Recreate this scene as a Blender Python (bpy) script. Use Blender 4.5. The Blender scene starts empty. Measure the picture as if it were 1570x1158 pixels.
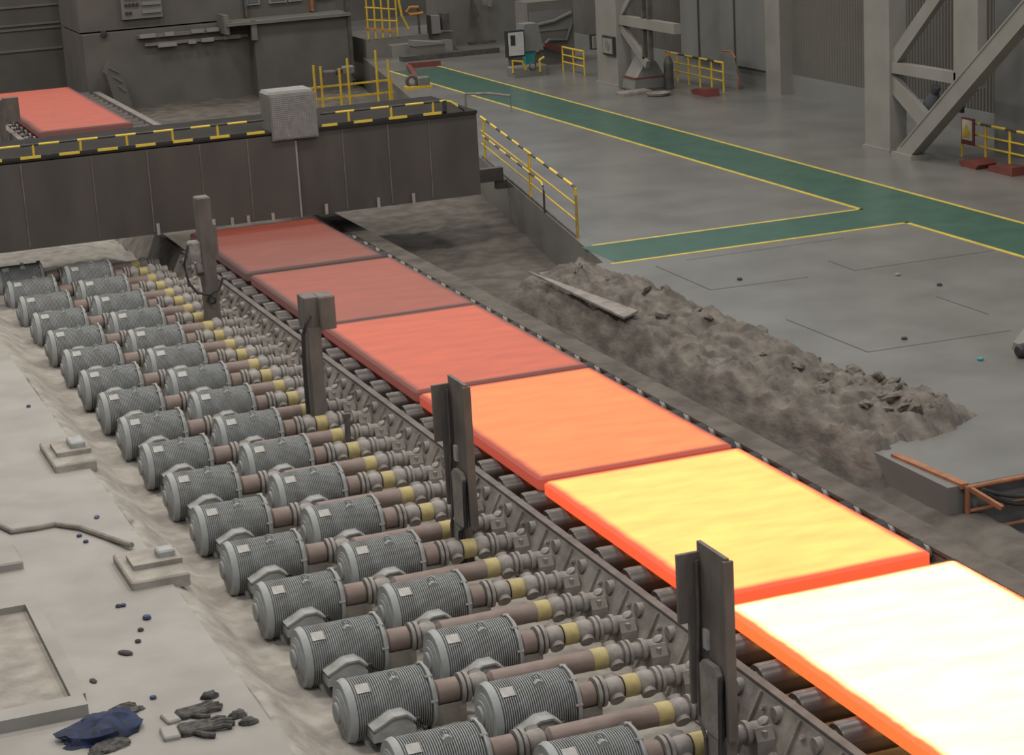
import bpy, math, random
from math import pi, sin, cos, radians, sqrt
from mathutils import Vector, Matrix, noise
random.seed(7)
S = bpy.context.scene
COL = S.collection

# ------------------------------------------------------------------ materials
def mat(name, c1, c2=None, rough=.6, metal=0., scale=4., detail=6., bump=0., bscale=40., lo=.35, hi=.65, stretch=None, spec=.5):
    m = bpy.data.materials.new(name); m.use_nodes = True
    nt = m.node_tree; b = nt.nodes['Principled BSDF']
    b.inputs['Roughness'].default_value = rough; b.inputs['Metallic'].default_value = metal
    b.inputs['Specular IOR Level'].default_value = spec
    b.inputs['Base Color'].default_value = (*c1, 1)
    tc = nt.nodes.new('ShaderNodeTexCoord')
    src = tc.outputs['Object']
    if stretch:
        mp = nt.nodes.new('ShaderNodeMapping'); mp.inputs['Scale'].default_value = stretch
        nt.links.new(src, mp.inputs[0]); src = mp.outputs[0]
    if c2:
        n = nt.nodes.new('ShaderNodeTexNoise'); n.inputs['Scale'].default_value = scale; n.inputs['Detail'].default_value = detail
        nt.links.new(src, n.inputs['Vector'])
        mr = nt.nodes.new('ShaderNodeMapRange'); mr.inputs[1].default_value = lo; mr.inputs[2].default_value = hi
        nt.links.new(n.outputs[0], mr.inputs[0])
        mx = nt.nodes.new('ShaderNodeMix'); mx.data_type = 'RGBA'
        mx.inputs[6].default_value = (*c1, 1); mx.inputs[7].default_value = (*c2, 1)
        nt.links.new(mr.outputs[0], mx.inputs[0]); nt.links.new(mx.outputs[2], b.inputs['Base Color'])
    if bump:
        n2 = nt.nodes.new('ShaderNodeTexNoise'); n2.inputs['Scale'].default_value = bscale; n2.inputs['Detail'].default_value = 5
        nt.links.new(src, n2.inputs['Vector'])
        bp = nt.nodes.new('ShaderNodeBump'); bp.inputs['Strength'].default_value = bump; bp.inputs['Distance'].default_value = .02
        nt.links.new(n2.outputs[0], bp.inputs['Height']); nt.links.new(bp.outputs[0], b.inputs['Normal'])
    return m

def stripes(name, ca, cb, axis, period, duty=.5, rough=.5, phase=0.):
    m = bpy.data.materials.new(name); m.use_nodes = True
    nt = m.node_tree; b = nt.nodes['Principled BSDF']; b.inputs['Roughness'].default_value = rough
    tc = nt.nodes.new('ShaderNodeTexCoord'); sp = nt.nodes.new('ShaderNodeSeparateXYZ')
    nt.links.new(tc.outputs['Object'], sp.inputs[0])
    ad = nt.nodes.new('ShaderNodeMath'); ad.operation = 'ADD'; ad.inputs[1].default_value = 100*period+phase
    nt.links.new(sp.outputs[axis], ad.inputs[0])
    mo = nt.nodes.new('ShaderNodeMath'); mo.operation = 'MODULO'; mo.inputs[1].default_value = period
    nt.links.new(ad.outputs[0], mo.inputs[0])
    lt = nt.nodes.new('ShaderNodeMath'); lt.operation = 'LESS_THAN'; lt.inputs[1].default_value = period*duty
    nt.links.new(mo.outputs[0], lt.inputs[0])
    mx = nt.nodes.new('ShaderNodeMix'); mx.data_type = 'RGBA'
    mx.inputs[6].default_value = (*ca, 1); mx.inputs[7].default_value = (*cb, 1)
    nt.links.new(lt.outputs[0], mx.inputs[0]); nt.links.new(mx.outputs[2], b.inputs['Base Color'])
    return m

def hot(name, c, e, sx, sy, edge=.3):
    """glowing steel: cooler towards the slab's edges"""
    m = bpy.data.materials.new(name); m.use_nodes = True
    nt = m.node_tree; b = nt.nodes['Principled BSDF']
    b.inputs['Base Color'].default_value = (.05, .035, .03, 1); b.inputs['Roughness'].default_value = .8
    tc = nt.nodes.new('ShaderNodeTexCoord'); sp = nt.nodes.new('ShaderNodeSeparateXYZ')
    nt.links.new(tc.outputs['Object'], sp.inputs[0])
    outs = []
    for ax, h in ((0, sx), (1, sy)):
        a = nt.nodes.new('ShaderNodeMath'); a.operation = 'ABSOLUTE'; nt.links.new(sp.outputs[ax], a.inputs[0])
        mr = nt.nodes.new('ShaderNodeMapRange'); mr.interpolation_type = 'SMOOTHSTEP'
        mr.inputs[1].default_value = h-edge; mr.inputs[2].default_value = h
        nt.links.new(a.outputs[0], mr.inputs[0]); outs.append(mr.outputs[0])
    mxm = nt.nodes.new('ShaderNodeMath'); mxm.operation = 'MAXIMUM'
    nt.links.new(outs[0], mxm.inputs[0]); nt.links.new(outs[1], mxm.inputs[1])
    n = nt.nodes.new('ShaderNodeTexNoise'); n.inputs['Scale'].default_value = 2.2; n.inputs['Detail'].default_value = 8
    mp = nt.nodes.new('ShaderNodeMapping'); mp.inputs['Scale'].default_value = (.5, 1.6, 1)
    nt.links.new(tc.outputs['Object'], mp.inputs[0]); nt.links.new(mp.outputs[0], n.inputs['Vector'])
    nm = nt.nodes.new('ShaderNodeMapRange'); nm.inputs[1].default_value = .3; nm.inputs[2].default_value = .8
    nm.inputs[3].default_value = 0; nm.inputs[4].default_value = .35
    nt.links.new(n.outputs[0], nm.inputs[0])
    ad = nt.nodes.new('ShaderNodeMath'); ad.operation = 'ADD'; ad.use_clamp = True
    nt.links.new(mxm.outputs[0], ad.inputs[0]); nt.links.new(nm.outputs[0], ad.inputs[1])
    mx = nt.nodes.new('ShaderNodeMix'); mx.data_type = 'RGBA'
    mx.inputs[6].default_value = (*c, 1); mx.inputs[7].default_value = (*e, 1)
    nt.links.new(ad.outputs[0], mx.inputs[0]); nt.links.new(mx.outputs[2], b.inputs['Emission Color'])
    b.inputs['Emission Strength'].default_value = 1.
    return m

K = {}
K['floor'] = mat('polished_concrete', (.175, .170, .158), (.135, .130, .120), rough=.28, scale=.7, bump=.02, bscale=8)
K['lfloor'] = mat('dusty_concrete', (.29, .275, .25), (.235, .22, .20), rough=.7, scale=1.3, bump=.12, bscale=14)
K['dust'] = mat('grey_dust', (.34, .315, .28), (.24, .215, .19), rough=.95, scale=3.5, bump=.5, bscale=18, spec=.2)
K['pit'] = mat('pit_dirt', (.13, .115, .10), (.08, .07, .06), rough=.95, scale=2.5, bump=.6, bscale=12, spec=.2)
K['pile'] = mat('mill_scale', (.17, .15, .13), (.085, .075, .066), rough=.95, scale=5, bump=.9, bscale=16, spec=.2, stretch=(1, .4, 1))
K['green'] = mat('green_floor_paint', (.050, .115, .085), (.040, .095, .07), rough=.3, scale=2)
K['line'] = mat('yellow_floor_paint', (.62, .47, .06), (.48, .36, .06), rough=.45, scale=5)
K['yellow'] = mat('yellow_paint', (.62, .42, .03), (.5, .33, .03), rough=.45, scale=8)
K['seam'] = mat('dark_joint', (.05, .042, .038), rough=.9)
K['motor'] = mat('motor_grey_paint', (.30, .315, .315), (.22, .22, .21), rough=.65, scale=6, bump=.05)
K['motor_dust'] = mat('dusty_motor_box', (.33, .335, .325), (.24, .24, .225), rough=.75, scale=7, bump=.1)
K['dark'] = mat('dark_steel', (.05, .045, .042), (.09, .078, .07), rough=.6, scale=5)
K['shaft'] = mat('rusty_shaft', (.225, .175, .155), (.16, .115, .095), rough=.6, scale=7, metal=.15, stretch=(.4, 1, 1), bump=.1)
K['joint'] = mat('dusty_joint_steel', (.27, .25, .23), (.17, .15, .135), rough=.65, scale=9, bump=.1)
K['band'] = mat('yellow_band', (.42, .34, .13), (.30, .24, .12), rough=.6, scale=9)
K['plate'] = mat('name_plate', (.42, .41, .39), (.30, .29, .27), rough=.5, scale=12)
K['frame'] = mat('dusty_frame_steel', (.24, .215, .19), (.15, .13, .115), rough=.8, scale=4, bump=.3, bscale=20)
K['roller'] = mat('roller_steel', (.12, .105, .1), (.07, .06, .055), rough=.38, metal=.6, scale=5, stretch=(.3, 3, 3))
K['post'] = mat('post_steel', (.14, .12, .105), (.09, .075, .065), rough=.7, scale=5, bump=.1, stretch=(1, 1, .4))
K['bridge'] = mat('bridge_shield_steel', (.070, .060, .051), (.050, .043, .037), rough=.6, scale=1.5, stretch=(1, 1, .35))
K['deck'] = mat('shade_black_deck', (.020, .018, .016), (.028, .025, .022), rough=.9, scale=2, spec=.15)  # shadow behind the bridge rail put into the deck's near-black colour
K['mesh'] = mat('galvanised_mesh', (.26, .25, .235), (.2, .19, .18), rough=.6, scale=9)
K['wall'] = mat('wall_sheet', (.185, .185, .175), (.165, .165, .155), rough=.6, scale=.6)
K['corr'] = mat('corrugated_sheet', (.135, .125, .11), (.115, .105, .092), rough=.6, scale=.8)
K['column'] = mat('column_paint', (.235, .225, .20), (.20, .19, .17), rough=.55, scale=1.2)
K['bwall'] = mat('old_wall', (.115, .105, .092), (.09, .082, .072), rough=.8, scale=.9)
K['bwall2'] = mat('old_wall_light', (.16, .15, .132), (.13, .12, .105), rough=.8, scale=.9)
K['cab'] = mat('cabinet_grey', (.17, .165, .15), (.14, .135, .12), rough=.5, scale=3)
K['black'] = mat('black_rubber', (.018, .017, .017), (.03, .028, .027), rough=.6, scale=10)
K['white'] = mat('white_paint', (.5, .5, .48), (.42, .42, .40), rough=.5, scale=5)
K['red'] = mat('red_paint', (.17, .04, .03), (.12, .032, .026), rough=.5, scale=5)
K['rust'] = mat('rusty_rail', (.32, .135, .06), (.22, .09, .045), rough=.7, scale=7)
K['blue'] = mat('blue_cloth', (.022, .036, .095), (.018, .022, .035), rough=.9, scale=12)
K['bluebit'] = mat('blue_scrap', (.03, .04, .10), rough=.6)
K['cloth'] = mat('dark_cloth', (.03, .029, .028), (.10, .092, .085), rough=.95, scale=16)
K['sack'] = mat('grey_sack', (.10, .105, .12), (.075, .08, .09), rough=.9, scale=6)
K['teal'] = mat('teal_paint', (.03, .25, .24), rough=.5)
K['glass'] = mat('window_glass', (.10, .12, .13), rough=.1, spec=.8)
K['orange'] = mat('orange_pipe', (.45, .20, .03), rough=.5)
K['bluep'] = K['yellow']
K['railY'] = stripes('hazard_rail_x', (.022, .02, .018), (.62, .45, .05), 0, .715, .53, phase=.25)
K['toeY'] = stripes('hazard_toe_x', (.022, .02, .018), (.62, .45, .05), 0, .715, .53, phase=.25+.36)
K['railD'] = stripes('hazard_rail_y', (.66, .47, .04), (.05, .035, .03), 1, 1.28, .42, phase=.3)

# ------------------------------------------------------------------ mesh builder
class MB:
    def __init__(s): s.v = []; s.f = []
    def quad(s, pts):
        o = len(s.v); s.v += [tuple(p) for p in pts]; s.f.append(tuple(range(o, o+len(pts)))); return s
    def box(s, x0, x1, y0, y1, z0, z1):
        o = len(s.v)
        s.v += [(x, y, z) for z in (z0, z1) for x, y in ((x0, y0), (x1, y0), (x1, y1), (x0, y1))]
        s.f += [tuple(o+i for i in q) for q in ((3, 2, 1, 0), (4, 5, 6, 7), (0, 1, 5, 4), (1, 2, 6, 5), (2, 3, 7, 6), (3, 0, 4, 7))]
        return s
    def bbox(s, x0, x1, y0, y1, z0, z1, b=.02):
        """box with chamfered upper edges and vertical edges"""
        def ring(d, z):
            return [(x0+d+(b-d if d < b else 0)*0, y0+d, z)]
        o = len(s.v)
        def oct_(d, z):
            return [(x0+b, y0+d, z), (x1-b, y0+d, z), (x1-d, y0+b, z), (x1-d, y1-b, z), (x1-b, y1-d, z), (x0+b, y1-d, z), (x0+d, y1-b, z), (x0+d, y0+b, z)]
        rs = [oct_(0, z0), oct_(0, z1-b), oct_(b*.9, z1)]
        for r in rs: s.v += r
        for k in range(2):
            for i in range(8):
                j = (i+1) % 8
                s.f.append((o+8*k+i, o+8*k+j, o+8*(k+1)+j, o+8*(k+1)+i))
        s.f.append(tuple(o+i for i in range(7, -1, -1))); s.f.append(tuple(o+16+i for i in range(8)))
        return s
    def prism(s, poly, axis, a, b):
        """poly of 2-D points extruded along axis (0,1,2) from a to b"""
        def P(u, w, t): return {0: (t, u, w), 1: (u, t, w), 2: (u, w, t)}[axis]
        o = len(s.v); n = len(poly)
        s.v += [P(u, w, a) for u, w in poly]+[P(u, w, b) for u, w in poly]
        s.f += [tuple(o+i for i in range(n)), tuple(o+n+i for i in range(n-1, -1, -1))]
        s.f += [(o+i, o+n+i, o+n+(i+1) % n, o+(i+1) % n) for i in range(n)]
        return s
    def lathe(s, prof, org, axis, n=24, cap=True):
        """prof: (t along axis, r)"""
        ax = Vector(axis).normalized(); up = Vector((0, 0, 1)) if abs(ax.z) < .9 else Vector((1, 0, 0))
        u = ax.cross(up).normalized(); w = ax.cross(u); org = Vector(org); o = len(s.v)
        for t, r in prof:
            for i in range(n):
                a = 2*pi*i/n; s.v.append(tuple(org+ax*t+u*(r*cos(a))+w*(r*sin(a))))
        for k in range(len(prof)-1):
            for i in range(n):
                j = (i+1) % n; s.f.append((o+k*n+i, o+k*n+j, o+(k+1)*n+j, o+(k+1)*n+i))
        if cap:
            s.f.append(tuple(o+i for i in range(n-1, -1, -1))); s.f.append(tuple(o+(len(prof)-1)*n+i for i in range(n)))
        return s
    def cyl(s, a, b, r, n=16, r2=None):
        a = Vector(a); b = Vector(b); L = (b-a).length
        return s.lathe([(0, r), (L, r if r2 is None else r2)], a, b-a, n)
    def torus(s, c, axis, R, r, n=20, m=8):
        ax = Vector(axis).normalized(); up = Vector((0, 0, 1)) if abs(ax.z) < .9 else Vector((1, 0, 0))
        u = ax.cross(up).normalized(); w = ax.cross(u); c = Vector(c); o = len(s.v)
        for i in range(n):
            a = 2*pi*i/n; d = u*cos(a)+w*sin(a)
            for j in range(m):
                b = 2*pi*j/m; s.v.append(tuple(c+d*(R+r*cos(b))+ax*(r*sin(b))))
        for i in range(n):
            for j in range(m):
                s.f.append((o+i*m+j, o+((i+1) % n)*m+j, o+((i+1) % n)*m+(j+1) % m, o+i*m+(j+1) % m))
        return s
    def tube(s, pts, r, n=10):
        pts = [Vector(p) for p in pts]; o = len(s.v); N = len(pts)
        for k, p in enumerate(pts):
            t = (pts[min(k+1, N-1)]-pts[max(k-1, 0)]).normalized()
            up = Vector((0, 0, 1)) if abs(t.z) < .95 else Vector((0, 1, 0))
            u = t.cross(up).normalized(); w = t.cross(u)
            for i in range(n):
                a = 2*pi*i/n; s.v.append(tuple(p+u*(r*cos(a))+w*(r*sin(a))))
        for k in range(N-1):
            for i in range(n):
                j = (i+1) % n; s.f.append((o+k*n+i, o+k*n+j, o+(k+1)*n+j, o+(k+1)*n+i))
        s.f.append(tuple(o+i for i in range(n-1, -1, -1))); s.f.append(tuple(o+(N-1)*n+i for i in range(n)))
        return s
    def beam(s, a, b, w, h):
        """rectangular bar from a to b; w horizontal-ish, h other"""
        a = Vector(a); b = Vector(b); t = (b-a).normalized()
        up = Vector((0, 0, 1)) if abs(t.z) < .95 else Vector((0, 1, 0))
        u = t.cross(up).normalized()*(w/2); v = u.cross(t).normalized()*(h/2); o = len(s.v)
        for p in (a, b):
            s.v += [tuple(p-u-v), tuple(p+u-v), tuple(p+u+v), tuple(p-u+v)]
        s.f += [tuple(o+i for i in q) for q in ((0, 1, 2, 3), (7, 6, 5, 4), (0, 4, 5, 1), (1, 5, 6, 2), (2, 6, 7, 3), (3, 7, 4, 0))]
        return s
    def grid(s, xs, ys, fn):
        o = len(s.v); nx = len(xs); ny = len(ys)
        for y in ys:
            for x in xs: s.v.append((x, y, fn(x, y)))
        for j in range(ny-1):
            for i in range(nx-1):
                s.f.append((o+j*nx+i, o+j*nx+i+1, o+(j+1)*nx+i+1, o+(j+1)*nx+i))
        return s
    def build(s, name, m, parent=None, smooth=False, off=(0, 0, 0)):
        me = bpy.data.meshes.new(name); me.from_pydata([(x-off[0], y-off[1], z-off[2]) for x, y, z in s.v], [], s.f)
        me.materials.append(K[m] if isinstance(m, str) else m)
        import bmesh
        bm = bmesh.new(); bm.from_mesh(me); bmesh.ops.recalc_face_normals(bm, faces=bm.faces); bm.to_mesh(me); bm.free()
        if smooth:
            me.polygons.foreach_set('use_smooth', [True]*len(me.polygons))
            try: me.set_sharp_from_angle(angle=radians(38))
            except Exception: pass
        o = bpy.data.objects.new(name, me); COL.objects.link(o)
        if parent: o.parent = parent
        else: o.location = off
        return o

def tag(o, label, cat, group=None, kind=None):
    o['label'] = label; o['category'] = cat
    if group: o['group'] = group
    if kind: o['kind'] = kind
    return o
def thing(name, loc, label, cat, group=None, rz=0.):
    o = bpy.data.objects.new(name, None); COL.objects.link(o); o.location = loc; o.rotation_euler = (0, 0, rz)
    o.empty_display_size = .2
    return tag(o, label, cat, group)
def struct(name, mb, m, smooth=False, off=(0, 0, 0)):
    o = mb.build(name, m, None, smooth, off); o['kind'] = 'structure'; return o
def copy_tree(src, loc, label, rz=None):
    r = src.copy(); COL.objects.link(r); r.location = loc; r['label'] = label
    if rz is not None: r.rotation_euler = (0, 0, rz)
    for ch in list(src.children):
        c = ch.copy(); COL.objects.link(c); c.parent = r
        for g in list(ch.children):
            d = g.copy(); COL.objects.link(d); d.parent = c
    return r
ORD = ['nearest', 'second', 'third', 'fourth', 'fifth', 'sixth', 'seventh', 'eighth', 'ninth', 'tenth', 'eleventh', 'twelfth',
       'thirteenth', 'fourteenth', 'fifteenth', 'sixteenth', 'seventeenth', 'eighteenth', 'nineteenth', 'twentieth', 'twenty-first',
       'twenty-second', 'twenty-third', 'twenty-fourth', 'twenty-fifth', 'twenty-sixth', 'twenty-seventh', 'twenty-eighth',
       'twenty-ninth', 'thirtieth', 'thirty-first', 'thirty-second', 'thirty-third', 'thirty-fourth', 'thirty-fifth']
def nz(x, y, s=1., seed=0.): return noise.fractal(Vector((x*s, y*s, seed)), 1., 2., 5)
def lin(a, b, n): return [a+(b-a)*i/(n-1) for i in range(n)]
def sst(a, b, x):
    t = min(1, max(0, (x-a)/(b-a))); return t*t*(3-2*t)

# ------------------------------------------------------------------ ground
EDGE = lambda y: 5.55+.1905*(y-17.07)            # oblique edge of the right-hand floor beyond the pile
mb = MB()
mb.prism([(3.86, 3.70), (26, 3.70), (26, 64), (EDGE(64), 64), (EDGE(17.07), 17.07), (4.3, 17.0), (4.2, 5.9), (3.86, 5.3)], 2, -1.0, 0)
struct('floor', mb, 'floor')
mb = MB(); mb.prism([(-16, -8), (-4.55, -8), (-4.55, 30), (-16, 30)], 2, -.6, -.30)
struct('floor', mb, 'lfloor')
def hb(x, y):                                     # dust bed under the motors
    h = -.745+.045*nz(x, y, 1.7)+.025*nz(x, y, 6, 3)+.13*sst(15.5, 22, y)*(1-sst(-1.6, -.9, x))-.1*sst(-1.1, -.7, x)
    e = -4.62+.16*nz(0, y, .55, 9)+.07*nz(0, y, 2.3, 4)
    k = 1-sst(e+.05, -3.95, x)
    h = h*(1-k)+(-.315+.045*nz(x, y, 2.2, 5)+.02*nz(x, y, 7, 8))*k
    h -= .22*(1-sst(e-.12, e+.06, x))
    return h
mb = MB(); mb.grid(lin(-5.1, -.3, 100), lin(-4, 31, 330), hb)
struct('floor', mb, 'dust', smooth=True)
def hp(x, y):                                     # ground on the right of the table
    h = -.62+.04*nz(x, y, 1.1, 2)+.025*nz(x, y, 5, 6)
    return h+.28*sst(3.2, 3.9, x)*(1-sst(4.1, 4.9, x))-.3*sst(4.3, 5.2, x)
mb = MB(); mb.grid(lin(-.35, 8.5, 60), lin(-6, 17.2, 120), hp)
struct('floor', mb, 'pit', smooth=True)
mb = MB(); mb.grid(lin(-.35, 11.5, 70), lin(17.1, 60, 130), lambda x, y: -.88+.05*nz(x, y, 1.1, 2)+.04*nz(x, y, 4, 6)+.12*(1-sst(2.9, 4.2, x)))
struct('floor', mb, 'pit', smooth=True)
mb = MB(); mb.box(-16, 26, -8, 64, -1.5, -1.02)
struct('floor', mb, 'pit')

# walkway paint
mb = MB(); mb.box(11.54, 13.06, 3.75, 46.5, 0, .004); mb.box(5.75, 11.54, 16.94, 18.48, 0, .004)
struct('trim_1', mb, 'green')
LW = .085
for i, q in enumerate([(13.06, 13.06+LW, 3.75, 46.8), (11.54-LW, 11.54, 18.48, 46.8), (11.54-LW, 11.54, 3.75, 16.94),
                       (5.98, 11.54, 18.48, 18.48+LW), (5.62, 11.54, 16.94-LW, 16.94)]):
    struct('trim_%d' % (i+2), MB().box(*q, 0, .006), 'line')
sm = [((6.18, 16.29), (6.13, 14.12)), ((6.13, 14.12), (7.87, 14.03)), ((8.75, 14.93), (8.72, 14.02)), ((8.72, 14.02), (11.4, 13.99)),
      ((6.18, 11.7), (6.2, 9.37)), ((6.2, 9.37), (8.52, 9.29)), ((8.8, 11.69), (8.81, 10.29)), ((6.8, 16.4), (9.9, 16.4))]
for i, (a, b) in enumerate(sm):
    struct('trim_%d' % (i+7), MB().beam((*a, .0), (*b, .0), .022 if i < 7 else .012, .005), 'seam')

# ------------------------------------------------------------------ slabs
T = .17
SL = [ # x centre, y0, y1, width, hot, edge, label
 (1.35, -2.62, 1.74, 2.66, (4.2, 2.5, 1.0), (1.5, .20, .04), 'nearest steel slab, yellow-white hot, cut off by the lower right corner'),
 (1.29, 2.02, 6.33, 2.60, (2.4, .86, .19), (1.0, .11, .032), 'second slab from the camera, bright yellow-orange, behind the near post'),
 (1.285, 6.46, 10.82, 2.58, (1.3, .30, .075), (.42, .055, .03), 'orange-red glowing slab, third from the camera'),
 (1.30, 10.95, 15.43, 2.60, (.68, .12, .055), (.15, .036, .028), 'red glowing slab, fourth from the camera'),
 (1.305, 15.52, 19.85, 2.62, (.36, .075, .045), (.085, .03, .026), 'dull red slab, fifth from the camera, two before the bridge'),
 (1.27, 20.1, 24.45, 2.56, (.25, .06, .04), (.06, .03, .026), 'darkest red slab, last one before it passes under the dark bridge'),
 (1.10, 41.2, 50.9, 2.55, (.50, .085, .045), (.10, .03, .025), 'far red slab lying on the table beyond the bridge at the left edge')]
for xc, y0, y1, w, c, e, lab in SL:
    L = y1-y0; me = hot('hot_steel', c, e, w/2, L/2, .15 if y0 < 30 else .22)
    mb = MB(); r = .05
    P = []
    for z, d in ((-T, .02), (-T+.03, 0), (-.03, 0), (0, .03)):
        ring = []
        for cx, cy, a0 in ((w/2, L/2, 0), (-w/2, L/2, 90), (-w/2, -L/2, 180), (w/2, -L/2, 270)):
            for q in range(5):
                a = radians(a0+q*22.5); R = .07
                sx = 1 if cx > 0 else -1; sy = 1 if cy > 0 else -1
                ring.append((cx-sx*(R+d)+R*cos(a), cy-sy*(R+d)+R*sin(a), z))
        P.append(ring)
    o = 0; n = 20
    for ring in P: mb.v += ring
    for k in range(3):
        for i in range(n): mb.f.append((k*n+i, k*n+(i+1) % n, (k+1)*n+(i+1) % n, (k+1)*n+i))
    mb.f.append(tuple(range(n-1, -1, -1))); mb.f.append(tuple(3*n+i for i in range(n)))
    ob = mb.build('steel_slab', me); ob.location = (xc, (y0+y1)/2, 0)
    tag(ob, lab, 'steel slab', 'hot steel slabs on the roller table')

# ------------------------------------------------------------------ roller table
PITCH = .735; AX = -.45
Y0 = -.10                                          # first inner-row axis
RZ = -T-.17
rl = [Y0+PITCH*i for i in range(-1, 33)]
r0 = None
for i, y in enumerate(rl):
    lab = f'dark steel table roller, {ORD[i]} from the near end of the table'
    if r0 is None:
        r0 = thing('table_roller', (0, y, RZ), lab, 'roller', 'rollers carrying the slabs')
        MB().lathe([(0, .155), (.02, .17), (3.13, .17), (3.15, .155)], (-.2, 0, 0), (1, 0, 0), 28).build('barrel', 'roller', r0, True)
        MB().lathe([(0, .075), (.12, .075), (.12, .1), (.22, .1)], (-.42, 0, 0), (1, 0, 0), 18).build('neck', 'joint', r0, True)
        MB().lathe([(0, .1), (.06, .1), (.06, .075), (.2, .075)], (2.95, 0, 0), (1, 0, 0), 18).build('neck', 'joint', r0, True)
    else: copy_tree(r0, (0, y, RZ), lab)
fr0 = None
for i in range(16):                                # rollers of the table beyond the bridge
    y = 39.6+.735*i
    lab = f'roller beyond the bridge, {ORD[i]} from the bridge side'
    if fr0 is None:
        fr0 = tag(MB().lathe([(0, .08), (.15, .08), (.15, .17), (3.3, .17), (3.3, .08), (3.45, .08)], (-.4, 0, 0), (1, 0, 0), 16).build('table_roller', 'roller', None, True), lab, 'roller', 'rollers beyond the bridge'); fr0.location = (0, y, RZ)
    else:
        c = fr0.copy(); COL.objects.link(c); c.location = (0, y, RZ); c['label'] = lab

# side frames
sf = thing('side_frame', (-.3, 10, -.85), 'dusty sloping steel side frame of the roller table behind the drive shafts', 'machine frame')
YA, YB = -4., 38.
MB().prism([(-.27, -.22), (-.31, -.22), (-.62, -.84), (-.27, -.84)], 1, YA, YB).build('sloping_plate', 'frame', sf, off=(-.3, 10, -.85))
MB().box(-.34, -.25, YA, YB, -.225, -.205).build('top_edge', 'post', sf, off=(-.3, 10, -.85))
for i in range(-3, 33):
    y = Y0+PITCH*(i+.5)
    MB().beam((-.62, y, -.80), (-.345, y, -.26), .03, .035).build('rib', 'frame', sf, off=(-.3, 10, -.85))
    MB().lathe([(0, .03), (.03, .03)], (-.40, y-.14, -.36), (-.88, 0, .45), 8).build('bolt', 'joint', sf, off=(-.3, 10, -.85))
    MB().lathe([(0, .045), (.035, .045), (.035, .022), (.06, .022)], (-.55, y+.12, -.62), (-.88, 0, .45), 10).build('bolt', 'joint', sf, off=(-.3, 10, -.85))
sf2 = thing('side_frame', (3.2, 10, -.85), 'dusty flat side frame along the right end of the rollers', 'machine frame')
MB().box(3.08, 3.22, YA, YB, -.8, -.28).build('side_plate', 'frame', sf2, off=(3.2, 10, -.85))
MB().box(3.05, 3.42, YA, YB, -.30, -.26).build('top_flange', 'pit', sf2, off=(3.2, 10, -.85))
sf3 = tag(MB().box(3.1, 3.3, 38.1, 51, -.85, -.25).box(-.6, -.45, 38.1, 51, -.85, -.25).build('side_frame', 'frame'), 'dark side frames of the roller table beyond the bridge', 'machine frame')
tag(MB().box(-.25, 3.06, YA, YB, -.86, -.66).build('table_bed', 'pit'), 'dark scale-covered bed under the rollers', 'machine bed')

# bearing housings
b0 = None
for i, y in enumerate(rl[1:-2]):
    lab = f'dusty bearing housing on the sloping frame, {ORD[i]} from the near end'
    if b0 is None:
        b0 = thing('bearing_housing', (-.5, y, -.84), lab, 'bearing', 'bearing housings along the table')
        MB().prism([(-.14, 0), (.14, 0), (.14, .34), (.08, .45), (-.08, .45), (-.14, .34)], 0, -.16, .02).build('block', 'frame', b0)
        MB().lathe([(0, .06), (.07, .06), (.07, .115), (.11, .115), (.11, .09), (.2, .09)], (-.30, 0, .39), (1, 0, 0), 18).build('flange', 'joint', b0, True)
        for sy in (-.11, .11):
            MB().cyl((-.07, sy, .36), (-.07, sy, .425), .026, 6).build('bolt', 'joint', b0)
        MB().lathe([(0, .05), (.03, .06), (.05, .03)], (-.02, 0, .45), (-.5, 0, .86), 12).build('grease_cap', 'joint', b0, True)
    else: copy_tree(b0, (-.5, y, -.84), lab)

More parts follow.
